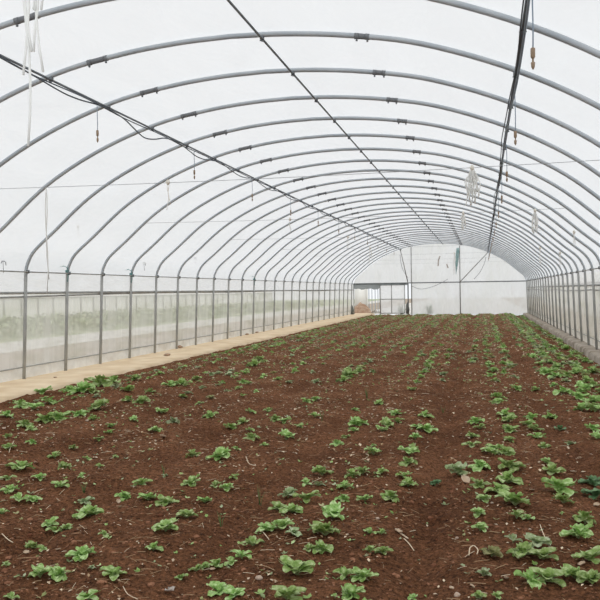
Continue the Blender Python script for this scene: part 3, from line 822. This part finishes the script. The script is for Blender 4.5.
tag(b.build('straw_litter', [M_straw, M_paleStraw, M_dryleaf], smooth=False), 'fine dry straw and leaf bits strewn over the soil', 'litter', kind='stuff')
b = MB(); cnt = 0
ICO = [(0, 0, 1), (.89, 0, .45), (.28, .85, .45), (-.72, .53, .45), (-.72, -.53, .45), (.28, -.85, .45), (.72, .53, -.45), (-.28, .85, -.45), (-.89, 0, -.45), (-.28, -.85, -.45), (.72, -.53, -.45), (0, 0, -1)]
ICF = [(0, 1, 2), (0, 2, 3), (0, 3, 4), (0, 4, 5), (0, 5, 1), (1, 6, 2), (2, 7, 3), (3, 8, 4), (4, 9, 5), (5, 10, 1), (6, 7, 2), (7, 8, 3), (8, 9, 4), (9, 10, 5), (10, 6, 1), (6, 11, 7), (7, 11, 8), (8, 11, 9), (9, 11, 10), (10, 11, 6)]
while cnt < 20000:
    y = 2.6 + 14 * rnd.random() ** 1.5; x = rnd.uniform(BX0 + .03, BX1 - .05); p = Vector((x, y, 0)); sx, sy, sz = project(p)
    if not (-25 < sx < 625 and sy < 650): continue
    cnt += 1; r = rnd.uniform(.003, .009) * (1 + (rnd.random() < .06) * 1.3); z = soil_z(x, y)
    b.add([(x + a * r * rnd.uniform(.7, 1.3), y + c * r * rnd.uniform(.7, 1.3), z + d * r * rnd.uniform(.5, .9)) for a, c, d in ICO], ICF)
tag(b.build('soil_crumbs', M_clod, smooth=False), 'crumbs and small clods of loose brown soil', 'soil', kind='stuff')

b = MB(); cnt = 0
while cnt < 5200:
    y = 3.2 + (YEND - 3.8) * rnd.random() ** 1.25; x = rnd.uniform(BX0 + .03, BX1 - .05); p = Vector((x, y, soil_z(x, y))); sx, sy, sz = project(p)
    if not (-15 < sx < 615 and sy < 620): continue
    dn = .35 + .9 * noise.noise(Vector((x * .9, y * .35, 8))) + (.25 if x > .8 * S or x < -3.6 * S else 0) + .012 * y
    u = (row_x(x, y) - FUR0) / FURP
    if abs(u - round(u)) * 2 < .3: dn -= .25
    if rnd.random() > dn: continue
    cnt += 1; w_ = rnd.uniform(.012, .026) * (1 + .03 * y); mi = 0 if rnd.random() < .5 else 1 if rnd.random() < .7 else 2
    for q in range(rnd.randint(2, 4)):
        a = rnd.uniform(0, 6.28); d = Vector((math.cos(a), math.sin(a), rnd.uniform(.2, .7))).normalized(); sd = Vector((-math.sin(a), math.cos(a), 0))
        b.add([p, p + d * w_ * .6 + sd * w_ * .38, p + d * w_ * 1.2, p + d * w_ * .6 - sd * w_ * .38], [(0, 1, 2, 3)], mi)
tag(b.build('tiny_weeds', [LEAF[F], LEAF[D], LEAF[Yl]], smooth=False), 'tiny scattered green weed sprouts between the crop rows', 'weeds', kind='stuff')

def G(px, py): return hit_ground(px, py, lambda a, c: soil_z(a, c, True))
def stone(px, py, w, label, m=M_stone, name='stone'):
    p = G(px, py); r = w / 2 * project(p)[2] / F_PX; b = MB(); rr = random.Random(int(px * 3 + py)); 
    import bmesh
    bm = bmesh.new(); bmesh.ops.create_icosphere(bm, subdivisions=2, radius=1)
    for v in bm.verts:
        k = 1 + .35 * noise.noise(v.co * 1.3 + Vector((px, py, 0))); v.co = Vector((v.co.x * k * r, v.co.y * k * r * .8, v.co.z * k * r * .6))
    me = bpy.data.meshes.new(name); bm.to_mesh(me); bm.free(); me.materials.append(m)
    for q in me.polygons: q.use_smooth = True
    o = bpy.data.objects.new(name, me); COL.objects.link(o); o.location = p + Vector((0, 0, r * .3)); o.rotation_euler.z = rr.uniform(0, 3)
    tag(o, label, 'stone')
def dry(px, py, w, label, m=M_dryleaf, name='dry_leaf', cat='dry leaf'):
    p = G(px, py); s = w * project(p)[2] / F_PX; rr = random.Random(int(px * 5 + py)); b = MB(); n = 6; vs = []
    for i in range(n + 1):
        t = i / n; ww = .5 * math.sin(math.pi * min(1, t * .9 + .06)) ** .7
        for j in (-1, -.4, .4, 1): vs.append(((t - .5) * s, ww * j * s * .75, s * (.22 * abs(j) ** 1.5 + .25 * t * t + .06 * rr.uniform(-1, 1))))
    b.add(vs, [(i * 4 + j, i * 4 + j + 1, i * 4 + j + 5, i * 4 + j + 4) for i in range(n) for j in range(3)])
    o = b.build(name, m, loc=p + Vector((0, 0, .004)), smooth=True); o.rotation_euler = (rr.uniform(-.4, .4), rr.uniform(-.3, .3), rr.uniform(0, 6)); md = o.modifiers.new('thick', 'SOLIDIFY'); md.thickness = .0015
    tag(o, label, cat)
def straw(pxs, r, label, m=M_paleStraw, lift=.008):
    pts = [G(x, y) + Vector((0, 0, lift)) for x, y in pxs]; b = MB(); b.tube(cat_spline(pts, 4) if len(pts) > 2 else pts, r, 5)
    tag(b.build('straw_stalk', m), label, 'straw')
dry(170.5, 593, 14, 'crumpled greyish scrap at the bottom edge, left of centre', M_scrap, 'crumpled_scrap', 'scrap')
dry(118, 503, 6, 'pale dry leaf beside the seedling pair at left, mid height')
dry(35.5, 463, 6, 'tan dry leaf in the left part behind the front plants')
dry(163, 438, 8, 'curled tan dry leaf lying left of centre, farther back')
dry(155, 442, 4, 'tiny tan dry leaf just left of the curled tan one')
dry(58, 551, 5, 'small pale dry leaf between plants near lower left')
dry(83, 576, 5, 'small tan dry leaf right of the biggest front left plant')
dry(27, 554, 7, 'brownish dry leaf beneath the small seedling at left')
dry(212, 571, 6, 'white dry leaf tip in the leafy line at bottom')
dry(466, 482, 11, 'pale withered leaf clump at the right bed, left row')
dry(532, 491, 6, 'orange-tan dry leaf in the right half')
dry(596, 505, 7, 'pale dry leaf at the right edge of the photo')
dry(574, 473, 6, 'pale tan leaf behind the plants at upper right')
dry(472, 588, 6, 'small withered leaf near the bottom right bed edge')
dry(506, 579, 7, 'withered leaf left of the biggest front right plant')
dry(452, 590, 6, 'tiny brown dry leaf at the bottom, right of the furrow')
dry(582, 566, 8, 'pale curled leaf between the two right front plants')
dry(398.5, 533, 8, 'tan dry leaf by the end of the furrow straws')
dry(305, 524, 5, 'small tan dry leaf left of the centre plants')
dry(36, 590, 5, 'thin pale dry leaf at the lower left corner')
stone(457, 596, 8, 'brownish stone at the bottom edge right of the furrow')
stone(457, 538.5, 4, 'tiny pale pebble alone in the bare furrow')
stone(259, 579, 8, 'brown clod-like stone in the front centre')
stone(377.5, 519, 4, 'tiny white pebble right of the centre plants')
stone(87, 422, 4, 'pinkish stone among plants at far left')
stone(492, 502.5, 4, 'tan pebble among the right bed plants')
stone(530, 531, 3.5, 'tiny brown pebble near the right bed middle')
straw([(396, 530), (401, 535), (408, 541)], .0045, 'thick tan straw lying at the edge of the bare furrow')
straw([(404, 540), (409, 545), (414, 552)], .0032, 'thin pale straw lying just below the thick tan one')
straw([(469, 556), (470, 551), (474, 549), (478, 553), (477, 557)], .003, 'looped pale stalk on the right side of the furrow', lift=.015)
straw([(246, 458), (249, 466), (256, 469)], .003, 'bent pale stalk between plants left of centre', lift=.02)
straw([(261, 531), (266, 537), (269, 541)], .0025, 'thin pale stalk hanging from the centre left plants')
straw([(2, 536), (8, 541), (13, 545)], .003, 'pale twig at the left edge of the soil')
straw([(123, 588), (128, 596), (138, 600)], .002, 'thin curved root strand at the bottom left')
straw([(255, 566), (266, 568), (275, 572)], .002, 'thin dark stalk left of the front centre plant', m=M_straw)
straw([(15, 372), (10, 436), (9, 449)] if False else [(14, 443), (11, 449), (9, 454)], .003, 'short pale stalk standing among far left seedlings', lift=.02)
straw([(540, 528), (542, 534), (545, 541)], .0025, 'pale upright stalk in the dull plant at right', lift=.02)
stone(4, 430, 4, 'small pale stone at the left edge below the footpath')
# dry clods lying on the footpath
for x, y, w, l in ((167, 356, 7, 'brown clod on the left footpath, nearest one'), (55, 378, 4, 'small reddish crumb on the near footpath'), (257, 333, 4, 'dark clod on the footpath, farther along'), (247, 335, 4, 'dark clod beside another on the footpath'), (180, 348, 7, 'brown debris at a post foot on the footpath'), (290, 325, 5, 'dark debris far along the footpath')):
    d = ray(x, y); k = (0 - S) / d.z; p = CAM + d * k; b = MB(); r = w / 2 * project(p)[2] / F_PX; rr = random.Random(x)
    b.add([(a * r * rr.uniform(.7, 1.3), c * r * rr.uniform(.7, 1.3), (d_ * .45 + .4) * r * rr.uniform(.8, 1.1)) for a, c, d_ in ICO], ICF)
    o = b.build('soil_clod', M_heap, loc=p); tag(o, l, 'clod')
# thin grass weeds
def grass(px, py, h, label, n=6):
    p = G(px, py); sc = project(p)[2] / F_PX; b = MB(); rr = random.Random(int(px))
    for i in range(n):
        a = rr.uniform(-1, 1); hh = h * sc * rr.uniform(.6, 1); c = rr.uniform(-1, 1)
        b.tube([(a * .004, c * .004, -.01), (a * .012, c * .012, hh * .55), (a * .03, c * .03, hh)], [.0022, .0018, .0005], 4)
    tag(b.build('grass_weed', M_weed, loc=p), label, 'weed')
grass(260, 506, 22, 'thin grass blade tuft in the furrow left of centre', 4)
grass(221, 527, 16, 'thin dark grass tuft further left in the furrow', 5)
grass(164, 476, 14, 'thin grass tuft behind the seedlings at left', 4)
grass(84, 493, 10, 'short narrow weed above the left front seedlings', 6)
grass(322, 421, 12, 'short grass tuft in the middle distance, centre', 6)
grass(367, 398, 12, 'grassy weed patch in the middle distance', 9)
grass(443, 283 + 130, 8, 'small weed tuft at the far edge of the furrow', 6)

# ------------------------------------------------------------------ light
w = bpy.data.worlds.new('world'); scn.world = w; w.use_nodes = True; nt = w.node_tree
bg = nt.nodes['Background']; bg.inputs['Strength'].default_value = 1.0
tc = nt.nodes.new('ShaderNodeTexCoord'); sx_ = nt.nodes.new('ShaderNodeSeparateXYZ'); r = nt.nodes.new('ShaderNodeValToRGB')
r.color_ramp.elements[0].position = 0; r.color_ramp.elements[0].color = (.90, .925, .95, 1)
r.color_ramp.elements[1].position = .75; r.color_ramp.elements[1].color = (.97, .985, 1.0, 1)
nt.links.new(tc.outputs['Generated'], sx_.inputs[0]); nt.links.new(sx_.outputs['Z'], r.inputs['Fac']); nt.links.new(r.outputs['Color'], bg.inputs['Color'])
sun = bpy.data.lights.new('overcast_sun', 'SUN'); sun.energy = .6; sun.angle = math.radians(50); sun.color = (1, .98, .95)
so = bpy.data.objects.new('overcast_sun', sun); COL.objects.link(so); so.rotation_euler = (math.radians(25), math.radians(20), 0)
vs_ = scn.view_settings; vs_.view_transform = 'Standard'; vs_.look = 'None'; vs_.exposure = 0.10; vs_.gamma = 1; vs_.use_curve_mapping = False
